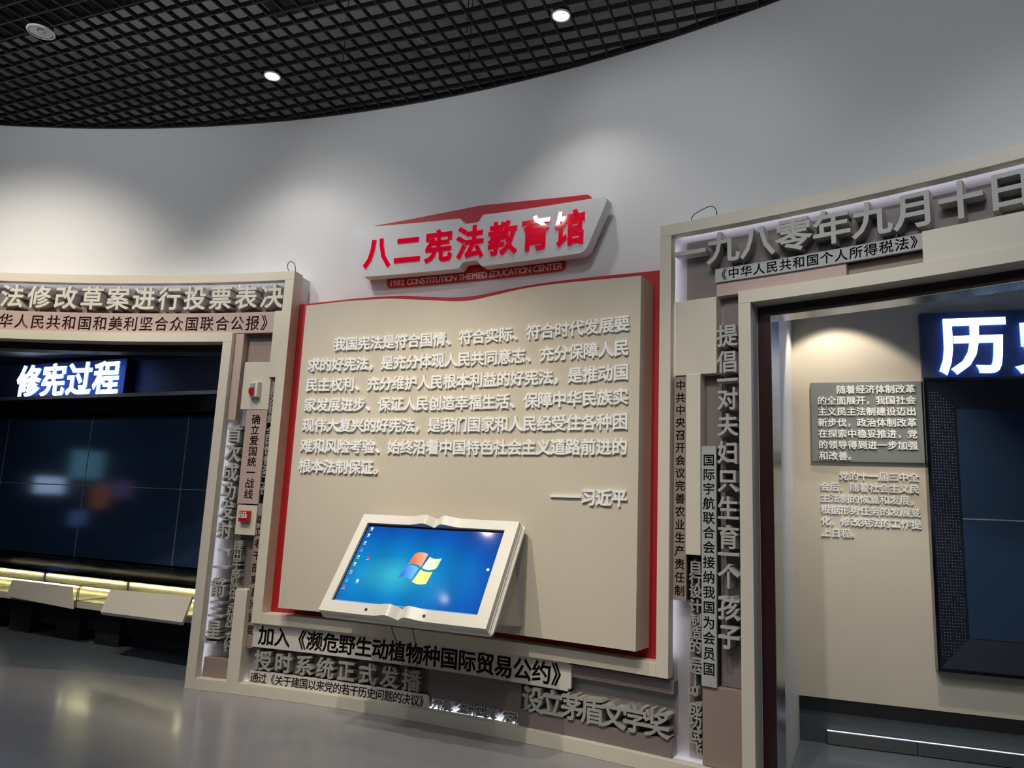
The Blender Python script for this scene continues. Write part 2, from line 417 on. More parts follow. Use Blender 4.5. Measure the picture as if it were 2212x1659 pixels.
# planes of the niches' back walls: t along, z up, q in front of the wall (towards the room)
def plane(ang, c):
    n = Vector((math.sin(ang), math.cos(ang), 0)); t = Vector((math.cos(ang), -math.sin(ang), 0))
    return lambda x, y, z: n * (c - y) + t * x + Vector((0, 0, z))
LF = plane(math.radians(24), 6.6)        # left niche, y = distance in front of the video wall
RF = plane(math.radians(19), 6.3808)     # right niche
mb = MB(); mb.box(LF, -13.5, -4.6, -.35, -.25, 0, 3.9); struct('wall_niche_left', mb, navy_m)
mb = MB(); mb.box(LF, -13.5, -4.6, -.3, 2.6, 3.42, 3.5)
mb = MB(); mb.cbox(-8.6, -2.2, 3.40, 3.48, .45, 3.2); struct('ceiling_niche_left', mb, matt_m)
mb = MB(); a0, a1 = P(-2.42, 0, .45), P(-2.15, 0, 2.0)
mb.hexa([a0, a1, a1 + Vector((0, 0, 3.45)), a0 + Vector((0, 0, 3.45)), a0 + Vector((.1, .03, 0)), a1 + Vector((.1, .03, 0)), a1 + Vector((.1, .03, 3.45)), a0 + Vector((.1, .03, 3.45))])
struct('wall_niche_left_side', mb, navy_m)
# right niche: side wall, back wall, ceiling
corner = RF(.22, 0, 0); sd = P(2.262, 0, .30)
nv = Vector((corner.y - sd.y, -(corner.x - sd.x), 0)).normalized() * -.08
mb = MB(); mb.hexa([sd, corner, corner + Vector((0, 0, 3.5)), sd + Vector((0, 0, 3.5)), sd + nv, corner + nv, corner + nv + Vector((0, 0, 3.5)), sd + nv + Vector((0, 0, 3.5))])
struct('wall_niche_right_side', mb, white_m)
mb = MB(); mb.box(RF, .14, 4.6, -.12, 0, .32, 3.5); struct('wall_niche_right', mb, beige2_m)
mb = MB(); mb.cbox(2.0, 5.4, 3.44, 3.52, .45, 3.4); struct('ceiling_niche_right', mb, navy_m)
mb = MB(); mb.box(RF, .20, 4.6, -.12, -.06, .23, .32); mb.box(RF, .20, 4.6, -.12, -.02, 0, .232)
struct('baseboard_right', mb, plinth_m)
mb = MB(); mb.box(RF, .21, 4.6, -.055, -.004, .232, .318); struct('trim_1', mb, matt_m)

# niche opening trims: burgundy rebate with a chrome inner lining
def niche_trim(s0, s1, n):
    mb = MB(); mb.cbox(s0, s0 + .083, 0, 3.02, .14, .30); mb.cbox(s1 - .083, s1, 0, 3.02, .14, .30); mb.cbox(s0 + .083, s1 - .083, 2.955, 3.02, .14, .30)
    struct('trim_%d' % n, mb, burg_m)
    mb = MB(); mb.cbox(s0 + .083, s0 + .087, 0, 2.951, .142, .30); mb.cbox(s1 - .087, s1 - .083, 0, 2.951, .142, .30); mb.cbox(s0 + .083, s1 - .083, 2.951, 2.955, .142, .30)
    struct('trim_%d' % (n + 1), mb, chrome_m)
niche_trim(2.187, 5.6, 2)
niche_trim(-8.7, -2.498, 4)

# ------------------------------------------------------------------ open-cell ceiling
GA = math.radians(-21.7); gu = Vector((math.cos(GA), math.sin(GA), 0)); gv = Vector((-math.sin(GA), math.cos(GA), 0))
CC = Vector((CX, CY, 0)); RC = R + .27; BZ0, BZ1 = 5.35, 5.392
grid = thing('open_cell_ceiling', 'black open-cell grid ceiling of square cells below the grey slab', 'ceiling grid', (CX, CY, BZ0))
def blade(p0, dirv, lo, hi):
    f = (CC - p0); b = f.dot(dirv); disc = b * b - (f.length_squared - RC * RC)
    if disc <= 0: return
    r = math.sqrt(disc); lo = max(lo, b - r); hi = min(hi, b + r)
    if hi - lo < .1: return
    a, c = p0 + dirv * lo, p0 + dirv * hi; nrm = Vector((-dirv.y, dirv.x, 0)) * .0045
    mb = MB(); up = Vector((0, 0, 1))
    mb.hexa([a - nrm + up * BZ0, c - nrm + up * BZ0, c + nrm + up * BZ0, a + nrm + up * BZ0, a - nrm + up * BZ1, c - nrm + up * BZ1, c + nrm + up * BZ1, a + nrm + up * BZ1])
    obj('slat', mb, blade_m, grid)
U0, V0 = -6.100, 4.159
for i in range(-21, 27):
    blade(gv * (V0 + .15 * i), gu, -10.5, 4.5)
for i in range(-29, 71):
    blade(gu * (U0 + .15 * i), gv, 1.0, 9.0)
mb = MB(); mb.cbox(-13, 8.5, 5.345, 5.40, .262, .278); obj('edge_angle', mb, blade_m, grid)
def GP(u, v, z): return gu * u + gv * v + Vector((0, 0, z))
mb = MB(); mb.box(lambda x, y, z: GP(x, y, z), -8.8, -1.75, 3.05, 3.93, 5.55, 5.95)
tag(obj('air_duct', mb, matt_m), 'wide black air duct above the grid ceiling near the unlit lamp', 'duct')
mb = MB(); mb.box(lambda x, y, z: GP(x, y, z), -4.2, .9, 4.35, 4.65, 5.75, 5.95)
tag(obj('cable_tray', mb, mat('tray_dark', (60, 62, 64), .7, var=.1)), 'dark grey cable tray above the grid between the two lit lamps', 'cable tray')
pipe_m = mat('conduit_white', (215, 215, 212), .4, var=.03)
for a, b, lb in [((-4.04, 5.1), (-3.35, 6.92), 'pale conduit pipe above the grid right of the unlit lamp'),
                 ((-5.30, 6.2), (-4.95, 7.1), 'pale conduit pipe above the grid below the unlit lamp'),
                 ((-1.35, 5.1), (-.62, 6.3), 'pale conduit pipe above the grid between the two lit lamps')]:
    mb = MB(); mb.tube([(a[0], a[1], 5.56), (b[0], b[1], 5.56)], .011); tag(obj('conduit', mb, pipe_m, smooth=True), lb, 'pipe')
for (x, y), lb in [((-.49, 5.45), 'thin hanger rod above the grid left of the lamp at top centre'), ((-.50, 5.95), 'thin hanger rod above the grid over the sign'), ((-1.60, 5.95), 'thin hanger rod above the grid right of the lower lit lamp'), ((-1.75, 5.35), 'thin hanger rod above the grid at the top edge of the view')]:
    mb = MB(); mb.tube([(x, y, BZ1), (x, y, 6.2)], .004, 6); tag(obj('hanger_rod', mb, blade_m), lb, 'rod')

# ------------------------------------------------------------------ downlights
def downlight(x, y, r, lit, label, watts=0, tilt=0.):
    t = thing('downlight', label, 'downlight', (x, y, 5.335))
    mb = MB(); mb.lathe((x, y, 5.335), [(r, .012), (r * 1.18, .008), (r * 1.2, 0), (r * 1.14, -.006), (r, -.004)], 40, False, False)
    obj('trim_ring', mb, white_m, t, smooth=True)
    mb = MB(); mb.lathe((x, y, 5.335), [(r * .99, 0), (r * .99, .05), (r * .5, .1), (.01, .1)], 40, False, True)
    obj('housing', mb, blade_m, t, smooth=False)
    if lit:
        mb = MB(); mb.lathe((x, y, 5.335), [(r * .97, .002), (r * .8, -.003), (.002, -.004)], 40, False, True); obj('lamp_disc', mb, lamp_m, t, smooth=True)
        spot('downlight_beam', (x, y, 5.31), (x + .0, y, 0), watts, 105, .7, NEUT, r * .8)
    else:
        mb = MB(); mb.lathe((x, y, 5.335), [(r * .99, .0), (r * .55, .012), (.024, .018), (.002, .018)], 10, False, True); obj('reflector', mb, mat('reflector', (225, 225, 225), .4), t)
        mb = MB(); mb.lathe((x, y, 5.335), [(.018, .02), (.018, .004), (.002, .002)], 16); obj('bulb', mb, white_m, t)
    return t
downlight(-2.26, 6.10, .062, True, 'round lit downlight in the grid ceiling above the left frame corner', 34)
downlight(.25, 5.11, .062, True, 'round lit downlight at the top edge of the view above the sign', 34)
downlight(-4.02, 5.60, .088, False, 'round unlit downlight with a faceted reflector at the top corner')

# ------------------------------------------------------------------ backing boards of the frames
t = thing('backing_wall', 'deep white-sided backing box with taupe front carrying the lettering around the openings', 'wall cladding', P(0, 0, .28))
mb = MB(); mb.cbox(-8.6, -2.49, 3.03, 3.66, .14, .275); mb.cbox(-2.49, -1.835, 0, 3.66, .14, .275)
mb.cbox(-1.835, 1.555, 0, .655, .14, .275); mb.cbox(1.555, 2.187, 0, 3.66, .14, .275); mb.cbox(2.187, 5.6, 3.03, 3.66, .14, .275)
obj('box', mb, white_m, t)
mb = MB(); mb.cbox(-8.6, -2.49, 3.05, 3.64, .134, .14); mb.cbox(-2.47, -1.85, .05, 3.64, .134, .14)
mb.cbox(-1.85, 1.56, .05, .64, .134, .14); mb.cbox(1.56, 2.17, .05, 3.64, .134, .14); mb.cbox(2.17, 5.6, 3.05, 3.64, .134, .14)
obj('facing', mb, mat('facing_grey', (150, 146, 148), .6, bump=.1, var=.03), t)

# stepped ribbon frame
t = thing('exhibit_surround', 'beige box frame stepping down and up around the red-edged text panel', 'frame', P(0, .58, 0))
B = .0025
obj('rail', boxmb(-8.6, -1.825, 3.59, 3.675, 0, .08), beige_m, t, bevel=B)
obj('post', boxmb(-1.92, -1.825, .58, 3.59, 0, .08), beige_m, t, bevel=B)
obj('rail', boxmb(-1.825, 1.545, .58, .667, 0, .08), beige_m, t, bevel=B)
obj('post', boxmb(1.545, 1.63, .58, 3.59, 0, .08), beige_m, t, bevel=B)
obj('rail', boxmb(1.545, 5.6, 3.59, 3.675, 0, .08), beige_m, t, bevel=B)
mb = MB(); mb.cbox(-8.6, -1.826, 3.64, 3.674, .08, .137); mb.cbox(-1.86, -1.826, .582, 3.64, .08, .137); mb.cbox(-1.86, 1.58, .62, .666, .08, .137)
mb.cbox(1.546, 1.58, .64, 3.64, .08, .137); mb.cbox(1.546, 5.6, 3.64, 3.674, .08, .137)
obj('spacer', mb, beige_m, t)
def led(parent, s0, s1, z0, z1, d=.088):
    return obj('light_strip', boxmb(s0, s1, z0, z1, d, d + .008), led_m, parent)
led(t, -8.5, -1.99, 3.612, 3.626); led(t, 1.64, 5.5, 3.612, 3.626); led(t, 1.598, 1.612, .70, 3.57)
# lower frame
t = thing('exhibit_surround', 'beige box frame lining both openings and running along the floor', 'frame', P(0, 0, 0))
obj('rail', boxmb(-8.7, -2.405, 3.022, 3.108, 0, .135), beige_m, t, bevel=B)
obj('post', boxmb(-2.498, -2.405, 0, 3.022, 0, .08), beige_m, t, bevel=B)
obj('spacer', boxmb(-2.497, -2.45, 0, 3.022, .08, .137), beige_m, t)
obj('rail', boxmb(-2.405, 2.105, 0, .093, 0, .08), beige_m, t, bevel=B)
obj('post', boxmb(2.105, 2.187, 0, 3.022, 0, .135), beige_m, t, bevel=B)
obj('rail', boxmb(2.105, 5.6, 3.022, 3.108, 0, .135), beige_m, t, bevel=B)
obj('spacer', boxmb(-2.405, 2.105, 0, .05, .08, .137), beige_m, t)
led(t, -2.39, 2.09, .062, .076); 
led(t, -2.44, -2.426, .12, 2.28)

# ------------------------------------------------------------------ red backing and text panel
def lerp(tab, x):
    if x <= tab[0][0]: return tab[0][1]
    for (a, b), (c, e) in zip(tab, tab[1:]):
        if x <= c:
            k = (x - a) / (c - a); k = k * k * (3 - 2 * k) if False else k
            return b + (e - b) * k
    return tab[-1][1]
def catmull(tab, x):
    xs = [a for a, _ in tab]
    for i in range(len(tab) - 1):
        if x <= xs[i + 1] or i == len(tab) - 2:
            p0 = tab[max(i - 1, 0)][1]; p1 = tab[i][1]; p2 = tab[i + 1][1]; p3 = tab[min(i + 2, len(tab) - 1)][1]
            k = (x - xs[i]) / (xs[i + 1] - xs[i]); k = min(max(k, 0), 1)
            return .5 * (2 * p1 + (p2 - p0) * k + (2 * p0 - 5 * p1 + 4 * p2 - p3) * k * k + (3 * p1 - p0 - 3 * p2 + p3) * k ** 3)
redtop = [(-1.84, 3.392), (-1.6, 3.406), (-1.2, 3.424), (-.8, 3.421), (-.51, 3.389), (-.3, 3.368), (-.09, 3.364), (.178, 3.390), (.505, 3.411), (.95, 3.409), (1.56, 3.388)]
pantop = [(-1.609, 3.311), (-1.243, 3.330), (-.9, 3.331), (-.732, 3.323), (-.377, 3.286), (-.1, 3.256), (.03, 3.256), (.167, 3.272), (.45, 3.304), (.65, 3.312), (.93, 3.309), (1.445, 3.290)]
n = 60
mb = MB(); mb.strip([(a, .655, catmull(redtop, a)) for a in [-1.838 + (1.56 + 1.838) * i / n for i in range(n + 1)]], .13, .275)
tag(obj('red_backing_board', mb, red_m), 'red wavy-topped board showing as a border behind the beige text panel', 'board')
panel = thing('quotation_board', 'large beige wavy-topped panel with seven lines of raised white characters', 'panel', P(0, .737, 0))
mb = MB(); mb.strip([(a, .737, catmull(pantop, a)) for a in [-1.609 + (1.443 + 1.609) * i / n for i in range(n + 1)]], -.095, .128)
obj('board', mb, beige2_m, panel)
rows = ['  我国宪法是符合国情、符合实际、符合时代发展要', '求的好宪法，是充分体现人民共同意志、充分保障人民', '民主权利、充分维护人民根本利益的好宪法，是推动国',
        '家发展进步、保证人民创造幸福生活、保障中华民族实', '现伟大复兴的好宪法，是我们国家和人民经受住各种困', '难和风险考验、始终沿着中国特色社会主义道路前进的', '根本法制保证。']
zr = [2.949, 2.772, 2.598, 2.425, 2.251, 2.075, 1.905]
for row, z in zip(rows, zr):
    for k, ch in enumerate(row):
        if ch != ' ':
            place(raised(ch, .022), 'character', panel, -1.468 + k * .1207, z, -.113, .122, .122, .018, white_l)
for ch, s in zip('习近平', (1.076, 1.194, 1.312)):
    place(raised(ch, .022), 'character', panel, s, 1.723, -.113, .122, .122, .018, white_l)
obj('dash', boxmb(.775, 1.018, 1.716, 1.730, -.113, -.095), white_l, panel)

# ------------------------------------------------------------------ sign above the panel
sign = thing('hall_sign', 'white slanted sign board with red characters above the text panel', 'sign', P(-.15, 3.55, .2))
def sgn(x, y, n): return P(x, y, n)
def rounded(pts, r, k=5):
    out = []
    n = len(pts)
    for i, (x, y, q) in enumerate(pts):
        if not q: out.append((x, y)); continue
        a = Vector(pts[i - 1][:2]) - Vector((x, y)); b = Vector(pts[(i + 1) % n][:2]) - Vector((x, y))
        a0 = Vector((x, y)) + a.normalized() * r * q; b0 = Vector((x, y)) + b.normalized() * r * q; c = Vector((x, y))
        for j in range(k + 1):
            u = j / k; out.append(tuple((a0 * (1 - u) ** 2 + c * 2 * u * (1 - u) + b0 * u * u)))
    return out
def dense(pts, step=.12):
    out = []
    for i, (x, y) in enumerate(pts):
        x2, y2 = pts[(i + 1) % len(pts)]; m = max(1, int(abs(x2 - x) / step))
        out += [(x + (x2 - x) * j / m, y + (y2 - y) * j / m) for j in range(m)]
    return out
plate = rounded([(-1.36, 4.10, 1), (-.265, 4.072, .4), (-.225, 4.014, .4), (-.09, 4.014, .4), (-.05, 4.075, .4), (1.075, 4.055, 1.6), (.885, 3.618, 1.6), (-.04, 3.618, .4), (-.085, 3.675, .4), (-.215, 3.675, .4), (-.255, 3.62, .4), (-1.215, 3.622, 1)], .04)
def slices(pts):
    """plate built as vertical slices so that it follows the curved wall"""
    return pts
mb = MB(); bent_plate(mb, plate, .13, .235); ob = obj('plate', mb, white_m, sign)
mb = MB(); bent_plate(mb, [(-1.15, 4.02), (.95, 4.0), (.80, 3.68), (.1, 3.68), (.0, 3.72), (-.3, 3.72), (-.35, 3.68), (-1.05, 3.68)], .235, .279); obj('spacer', mb, white_m, sign)
for ch, s in zip('八二宪法教育馆', (-1.068, -.766, -.460, -.155, .148, .450, .752)):
    place(raised(ch, .03), 'character', sign, s, 3.842, .118, .272, .300, .012, acry_m)
mb = MB(); bent_plate(mb, [(-1.224, 4.085), (-1.222, 4.132), (-1.195, 4.158), (-.56, 4.205), (-.15, 4.228), (.27, 4.205), (.835, 4.163), (.862, 4.14), (.85, 4.03), (-1.2, 4.03)], .262, .279)
obj('red_flash', mb, redw_m, sign)
mb = MB(); bent_plate(mb, rounded([(-1.03, 3.74, 0), (.655, 3.74, 0), (.655, 3.548, 1), (-1.03, 3.548, 1)], .04), .262, .279)
obj('red_tab', mb, redw_m, sign)
eng = '1982 CONSTITUTION THEMED EDUCATION CENTER'
adv = {'I': .36, '1': .62, ' ': .42, 'M': 1.12, 'O': 1.0, 'C': .95, 'D': .95, 'N': .98, 'U': .95, 'A': .92, 'R': .85, 'H': .95}
ww = [adv.get(c, .8) for c in eng]; tot = sum(ww); x = -1.0
for c, q in zip(eng, ww):
    q = q / tot * 1.63
    if c != ' ':
        me = raised(c, .012)
        place(me, 'letter', sign, x + q / 2, 3.590, .2595, .076, .076, .003, mat('tab_letter', (240, 214, 210), .6) if 'tab_letter' not in MATS else MATS['tab_letter'])
    x += q

# ------------------------------------------------------------------ left recess
lettering('法修改草案进行投票表决', [(-4.730 + .267 * i, 3.452) for i in range(11)], .03, .236, letter_m, 'large raised beige characters along the top of the left recess', .093)
cut_strip('华人民共和国和美利坚合众国联合公报》', [(-4.767 + .1579 * i, 3.206) for i in range(18)], -8.5, -2.013, 3.112, 3.308, .045, .145, pink_m, rose_m, 'long pink strip of cut-out characters under the large beige lettering', cell=.1579, depth=.02)
block('panel_block', 'narrow beige upright block beside the frame post above the strobe', -2.006, -1.921, 2.695, 3.308, .02, beige_m)
block('panel_block', 'slim pink upright post between the left opening and the strobe plate', -2.402, -2.318, 2.308, 3.112, .05, pink_m)
block('panel_block', 'recessed mauve square panel above the strobe plate', -2.312, -2.008, 2.82, 3.075, .125, brown_m)
t = block('alarm_plate', 'beige square plate carrying the red and white strobe alarm', -2.272, -1.99, 2.403, 2.838, .04, beige_m)
cut_strip('确立爱国统一战线', [(-2.102, 2.314 - .0945 * i) for i in range(8)], -2.207, -1.997, 1.568, 2.403, .045, .092, pink_m, ink_m, 'upright pink strip of cut-out characters below the strobe plate', vertical=True, cell=.0945, depth=.02)
block('alarm_plate', 'beige square plate carrying the red fire call point', -2.197, -1.998, 1.300, 1.556, .04, beige_m)
lettering('届首次组织全国性普选工作', [(-1.953, z) for z in (2.655, 2.575, 2.492, 2.41, 2.325, 2.215, 2.135, 2.047, 1.956, 1.868, 1.783, 1.694)], .055, .088, ldark_m, 'narrow upright row of grey characters half hidden beside the frame post', .075)
cut_strip('建立老干部离退休制度', [(-1.963, 1.438 - .1027 * i) for i in range(10)], -2.01, -1.919, .368, 1.576, .055, .082, brown_m, ink_m, 'slim brown upright strip of cut-out characters beside the frame post', vertical=True, cell=.1027, depth=.02)
lettering('首次成功发射﹁一箭三星﹂', [(-2.297, z) for z in (2.181, 2.008, 1.839, 1.673, 1.506, 1.335, 1.19, 1.011, .841, .663, .492, .355)], .03, .165, lgrey_m, 'upright column of large grey characters beside the left opening', .1, sx=.95)
lettering('提出干部队伍﹁四化﹂方针', [(-2.160, z) for z in (1.208, 1.124, 1.041, .962, .875, .796, .728, .656, .576, .507, .438, .355)], .06, .092, ldark_m, 'upright column of small grey characters between the large column and the brown strip', .07)
block('panel_block', 'short beige post standing on the floor rail near the left opening', -2.103, -1.987, .093, .845, .0, beige_m)
block('panel_block', 'low brown block behind the foot of the large character column', -2.385, -2.105, .085, .255, .07, brown_m)
# strobe alarm
t = thing('strobe_alarm', 'small white alarm unit with a red lens on the upper beige plate', 'alarm', P(-2.13, 2.51, .04))
mb = MB()
def taper(s0, s1, z0, z1, d0, d1, k):
    c = [P(s0, z0, d1), P(s1, z0, d1), P(s1, z1, d1), P(s0, z1, d1), P(s0 + k, z0 + k, d0), P(s1 - k, z0 + k, d0), P(s1 - k, z1 - k, d0), P(s0 + k, z1 - k, d0)]
    return c
mb.hexa(taper(-2.176, -2.078, 2.508, 2.652, -.012, .04, .006)); obj('housing', mb, kiosk_m, t, bevel=.004)
mb = MB(); mb.hexa(taper(-2.158, -2.110, 2.587, 2.635, -.026, -.012, .004)); obj('strobe_window', mb, grey_m, t, bevel=.002)
mb = MB(); mb.poly([(-2.158, 2.585), (-2.110, 2.585), (-2.110, 2.545), (-2.122, 2.527), (-2.134, 2.518), (-2.146, 2.527), (-2.158, 2.545)], -.034, -.012, sgn); obj('lens', mb, alarm_m, t, bevel=.004)
t = thing('call_point', 'red square fire call point with a white label on the lower beige plate', 'call point', P(-2.1, 1.413, .04))
mb = MB(); mb.hexa(taper(-2.150, -2.050, 1.412, 1.508, 0, .04, .001)); obj('housing', mb, alarm_m, t, bevel=.003)
mb = MB(); mb.cbox(-2.141, -2.066, 1.447, 1.477, -.003, .001); obj('label_plate', mb, white_l, t)
for k in range(3): place(raised('按下此处'[k], .02), 'character', t, -2.125 + k * .021, 1.462, -.0045, .018, .018, .0012, ink_m)
for k in range(4): place(raised('消火报警'[k], .02), 'character', t, -2.137 + k * .019, 1.491, -.0015, .015, .015, .0012, white_l)

# ------------------------------------------------------------------ bottom recess
cut_strip('加入《濒危野生动植物种国际贸易公约》', [(-1.790 + .1542 * i, .481) for i in range(18)], -1.918, .888, .383, .579, .045, .160, pale_m, ink_m, 'long pale grey strip of large cut-out characters below the touch screen', cell=.1542, depth=.025, bold=.026)
lettering('授时系统正式发播', [(-1.808 + .1983 * i, .278) for i in range(8)], .05, .168, ldark_m, 'row of raised grey characters under the long pale strip', .073)
block('panel_block', 'dark taupe panel behind the raised grey row in the bottom recess', -1.90, -.30, .185, .375, .125, taupe_m)
cut_strip('通过《关于建国以来党的若干历史问题的决议》', [(-1.874 + .0788 * i, .137) for i in range(21)], -1.922, -.268, .093, .190, .055, .084, pale_m, ink_m, 'low pale strip of small cut-out characters on the floor rail', cell=.0788, depth=.02, bold=.018)
block('panel_block', 'flat taupe block between the two lower rows of lettering', -.288, .50, .165, .378, .09, taupe_m)
lettering('开展“五讲四美”活动', [(-.198, .133), (-.115, .133), (-.045, .133), (.02, .133), (.098, .133), (.178, .133), (.258, .133), (.33, .133), (.401, .133), (.470, .133)], .075, .088, ldark_m, 'small raised characters in front of the glowing strip on the floor rail', .04)
block('panel_block', 'bright white back strip glowing behind small characters on the floor rail', -.286, .50, .07, .165, .128, white_m)
lettering('设立茅盾文学奖', [(.622 + .1533 * i, .288) for i in range(7)], .03, .180, ldark_m, 'row of large raised grey characters at the right end of the bottom recess', .095)
block('panel_block', 'low taupe block under the large grey row at the right end', .512, 1.64, .093, .205, .045, taupe_m)
block('panel_block', 'taupe bar under the frame at the right end of the pale strip', .888, 1.645, .478, .56, .06, taupe_m)
block('panel_block', 'thin taupe bar behind the large grey row at the right end', .53, 1.645, .225, .385, .128, taupe_m)

# ------------------------------------------------------------------ right recess
lettering('一九八零年九月十日', [(1.757 + .2347 * i, 3.450) for i in range(9)], .03, .236, lgrey_m, 'large raised grey characters along the top of the right recess', .093)
block('panel_block', 'dark taupe square at the top corner of the right recess', 1.70, 1.932, 3.112, 3.56, .12, taupe_m)
cut_strip('《中华人民共和国个人所得税法》', [(1.975 + .0855 * i, 3.257) for i in range(15)], 1.931, 3.198, 3.207, 3.302, .045, .080, grey_m, ink_m, 'grey strip of small cut-out characters under the large right lettering', cell=.0855, depth=.02)
block('panel_block', 'thin pink strip under the left part of the grey cut-out strip', 1.936, 2.768, 3.110, 3.206, .06, pink_m)
block('panel_block', 'thin brown strip under the right part of the grey cut-out strip', 2.770, 3.198, 3.110, 3.206, .10, brown_m)
block('panel_block', 'wide beige block at the right end of the grey cut-out strip', 3.200, 5.5, 3.110, 3.300, .015, beige_m)
block('panel_block', 'large beige upright block beside the frame post in the right recess', 1.652, 1.945, 2.573, 3.102, .03, beige_m)
block('panel_block', 'recessed taupe panel above the upright column in the right recess', 1.965, 2.105, 2.55, 3.09, .12, taupe_m)
cut_strip('中共中央召开会议完善农业生产责任制', [(1.688, 2.506 - .0856 * i) for i in range(17)], 1.644, 1.734, 1.075, 2.572, .04, .072, brown_m, ink_m, 'upright brown strip of cut-out characters beside the right frame post', vertical=True, cell=.0856, depth=.02)
block('panel_block', 'beige upright bar between the brown strip and the taupe panel', 1.736, 1.837, 1.373, 2.574, .02, beige_m)
block('panel_block', 'tall taupe panel above the grey strip in the right recess', 1.842, 1.955, 2.09, 2.565, .11, taupe_m)
cut_strip('国际宇航联合会接纳我国为会员国', [(1.887, 1.992 - .094 * i) for i in range(15)], 1.840, 1.938, .57, 2.085, .035, .082, grey_m, ink_m, 'upright grey strip of cut-out characters beside the right opening', vertical=True, cell=.094, depth=.02)
lettering('提倡一对夫妇只生育一个孩子', [(2.030, z) for z in (2.815, 2.638, 2.514, 2.39, 2.217, 2.039, 1.859, 1.682, 1.501, 1.393, 1.259, 1.066, .892)], -.005, .155, lgrey_m, 'tall column of large raised grey characters beside the right opening', .125, sx=.92)
lettering('自行设计制造的﹁运', [(1.790, z) for z in (1.301, 1.222, 1.14, 1.049, .963, .882, .797, .738, .672)], .055, .088, ldark_m, 'upper part of the narrow grey column under the beige bar', .075)
lettering('｜10﹂成功试飞', [(1.790, z) for z in (.632, .592, .528, .492, .418, .344, .262, .184)], .055, .088, ldark_m, 'lower part of the narrow grey column with the figure ten', .075)
block('panel_block', 'low pinkish-brown block at the foot of the right recess', 1.840, 2.100, .10, .572, .05, brown_m)
block('panel_block', 'taupe panel behind the foot of the large right column', 1.95, 2.10, .575, .86, .10, taupe_m)

block('panel_block', 'long dark taupe panel behind the large grey characters of the right recess', 1.94, 5.5, 3.305, 3.545, .124, taupe_m)
block('panel_block', 'long dark taupe panel behind the large beige characters of the left recess', -8.5, -1.99, 3.312, 3.555, .124, taupe_m)
block('panel_block', 'tall taupe panel behind the narrow character column near the call point', -2.262, -2.012, .26, 1.298, .126, taupe_m)
block('panel_block', 'tall taupe panel behind the narrow grey column under the beige bar', 1.725, 1.838, .10, 1.37, .131, taupe_m)

# cable loops on the frame tops
def wire(pts, r, label):
    c = []
    P_ = [Vector(p) for p in pts]
    for i in range(len(P_) - 1):
        a, b, e, f = P_[max(i - 1, 0)], P_[i], P_[i + 1], P_[min(i + 2, len(P_) - 1)]
        for j in range(6):
            u = j / 6; c.append(.5 * (2 * b + (e - a) * u + (2 * a - 5 * b + 4 * e - f) * u * u + (3 * b - a - 3 * e + f) * u ** 3))
    c.append(P_[-1]); mb = MB(); mb.tube(c, r, 6)
    return tag(obj('cable_loop', mb, wire_m, smooth=True), label, 'cable')
wire([P(-1.905, 3.672, .06), P(-1.945, 3.73, .06), P(-1.94, 3.775, .06), P(-1.91, 3.785, .06), P(-1.875, 3.76, .06), P(-1.858, 3.70, .06), P(-1.862, 3.674, .06)], .0035, 'black cable loop standing on top of the left frame corner')
wire([P(1.80, 3.672, .08), P(1.755, 3.695, .07), P(1.77, 3.735, .06), P(1.84, 3.765, .06), P(1.90, 3.775, .06), P(1.935, 3.74, .06), P(1.938, 3.674, .07)], .003, 'black cable loop standing on top of the right frame corner')

# ------------------------------------------------------------------ touch-screen lectern shaped like an open book
KT = Vector((-1.1166, 5.9492, 1.5319)); KH = Vector((.91181554, -.41060008, 0)).normalized(); KD = Vector((-.23482425, -.52147188, -.82031985)).normalized()
KN = KD.cross(KH).normalized()
if KN.z < 0: KN = -KN
KW, KHt = 1.3293, .8295
def K(u, v, n): return KT + KH * u + KD * v + KN * n
kiosk = thing('touch_screen_lectern', 'cream open-book lectern with a lit blue touch screen in front of the text panel', 'touch screen', K(KW / 2, KHt, 0) - Vector((0, 0, .1)))
GC = .655
def page(u):
    x = abs(u - GC)
    up = .030 * math.exp(-((x - .075) / .085) ** 2) if x > .03 else 0
    if x <= .075: up = .030 * math.sin(math.pi / 2 * (x / .075)) ** 1.3 - .022 * (1 - (x / .075)) ** 1.2
    return up
us = [0] + [i * KW / 48 for i in range(1, 48)] + [KW]
us = sorted(set([round(u, 4) for u in us] + [round(GC + k * .0125, 4) for k in range(-10, 11)]))
def band(v0, v1, u0, u1, name, bottom=-.05):
    uu = [u0] + [u for u in us if u0 < u < u1] + [u1]; mb = MB(); vs = []
    vv = [v0, v0 + (v1 - v0) * .5, v1]
    for u in uu:
        vs += [K(u, v, page(u)) for v in vv] + [K(u, v1, bottom), K(u, v0, bottom)]
    fs = []
    for i in range(len(uu) - 1):
        a, b = i * 5, i * 5 + 5
        for j in range(5): fs.append((a + j, a + (j + 1) % 5, b + (j + 1) % 5, b + j))
    e = (len(uu) - 1) * 5
    fs += [(4, 3, 2, 1, 0), (e, e + 1, e + 2, e + 3, e + 4)]
    mb.add(vs, fs); return obj(name, mb, kiosk_m, kiosk)
band(0, .078, 0, KW, 'border'); band(.743, KHt, 0, KW, 'border'); band(.078, .743, 0, .070, 'border'); band(.078, .743, 1.238, KW, 'border')
def kpl(pts, n0, n1): 
    mb = MB(); mb.poly(pts, n0, n1, K); return mb
mb = kpl(rounded([(-.004, -.004, 1), (KW + .006, -.004, 1), (KW + .006, KHt + .004, 1), (-.004, KHt + .004, 1)], .01), -.066, -.05); obj('page_block', mb, kiosk_m, kiosk)
mb = kpl(rounded([(-.014, -.012, 1), (KW + .026, -.012, 1), (KW + .026, KHt + .012, 1), (-.014, KHt + .012, 1)], .035), -.088, -.066); obj('cover', mb, kiosk_m, kiosk, bevel=.004)
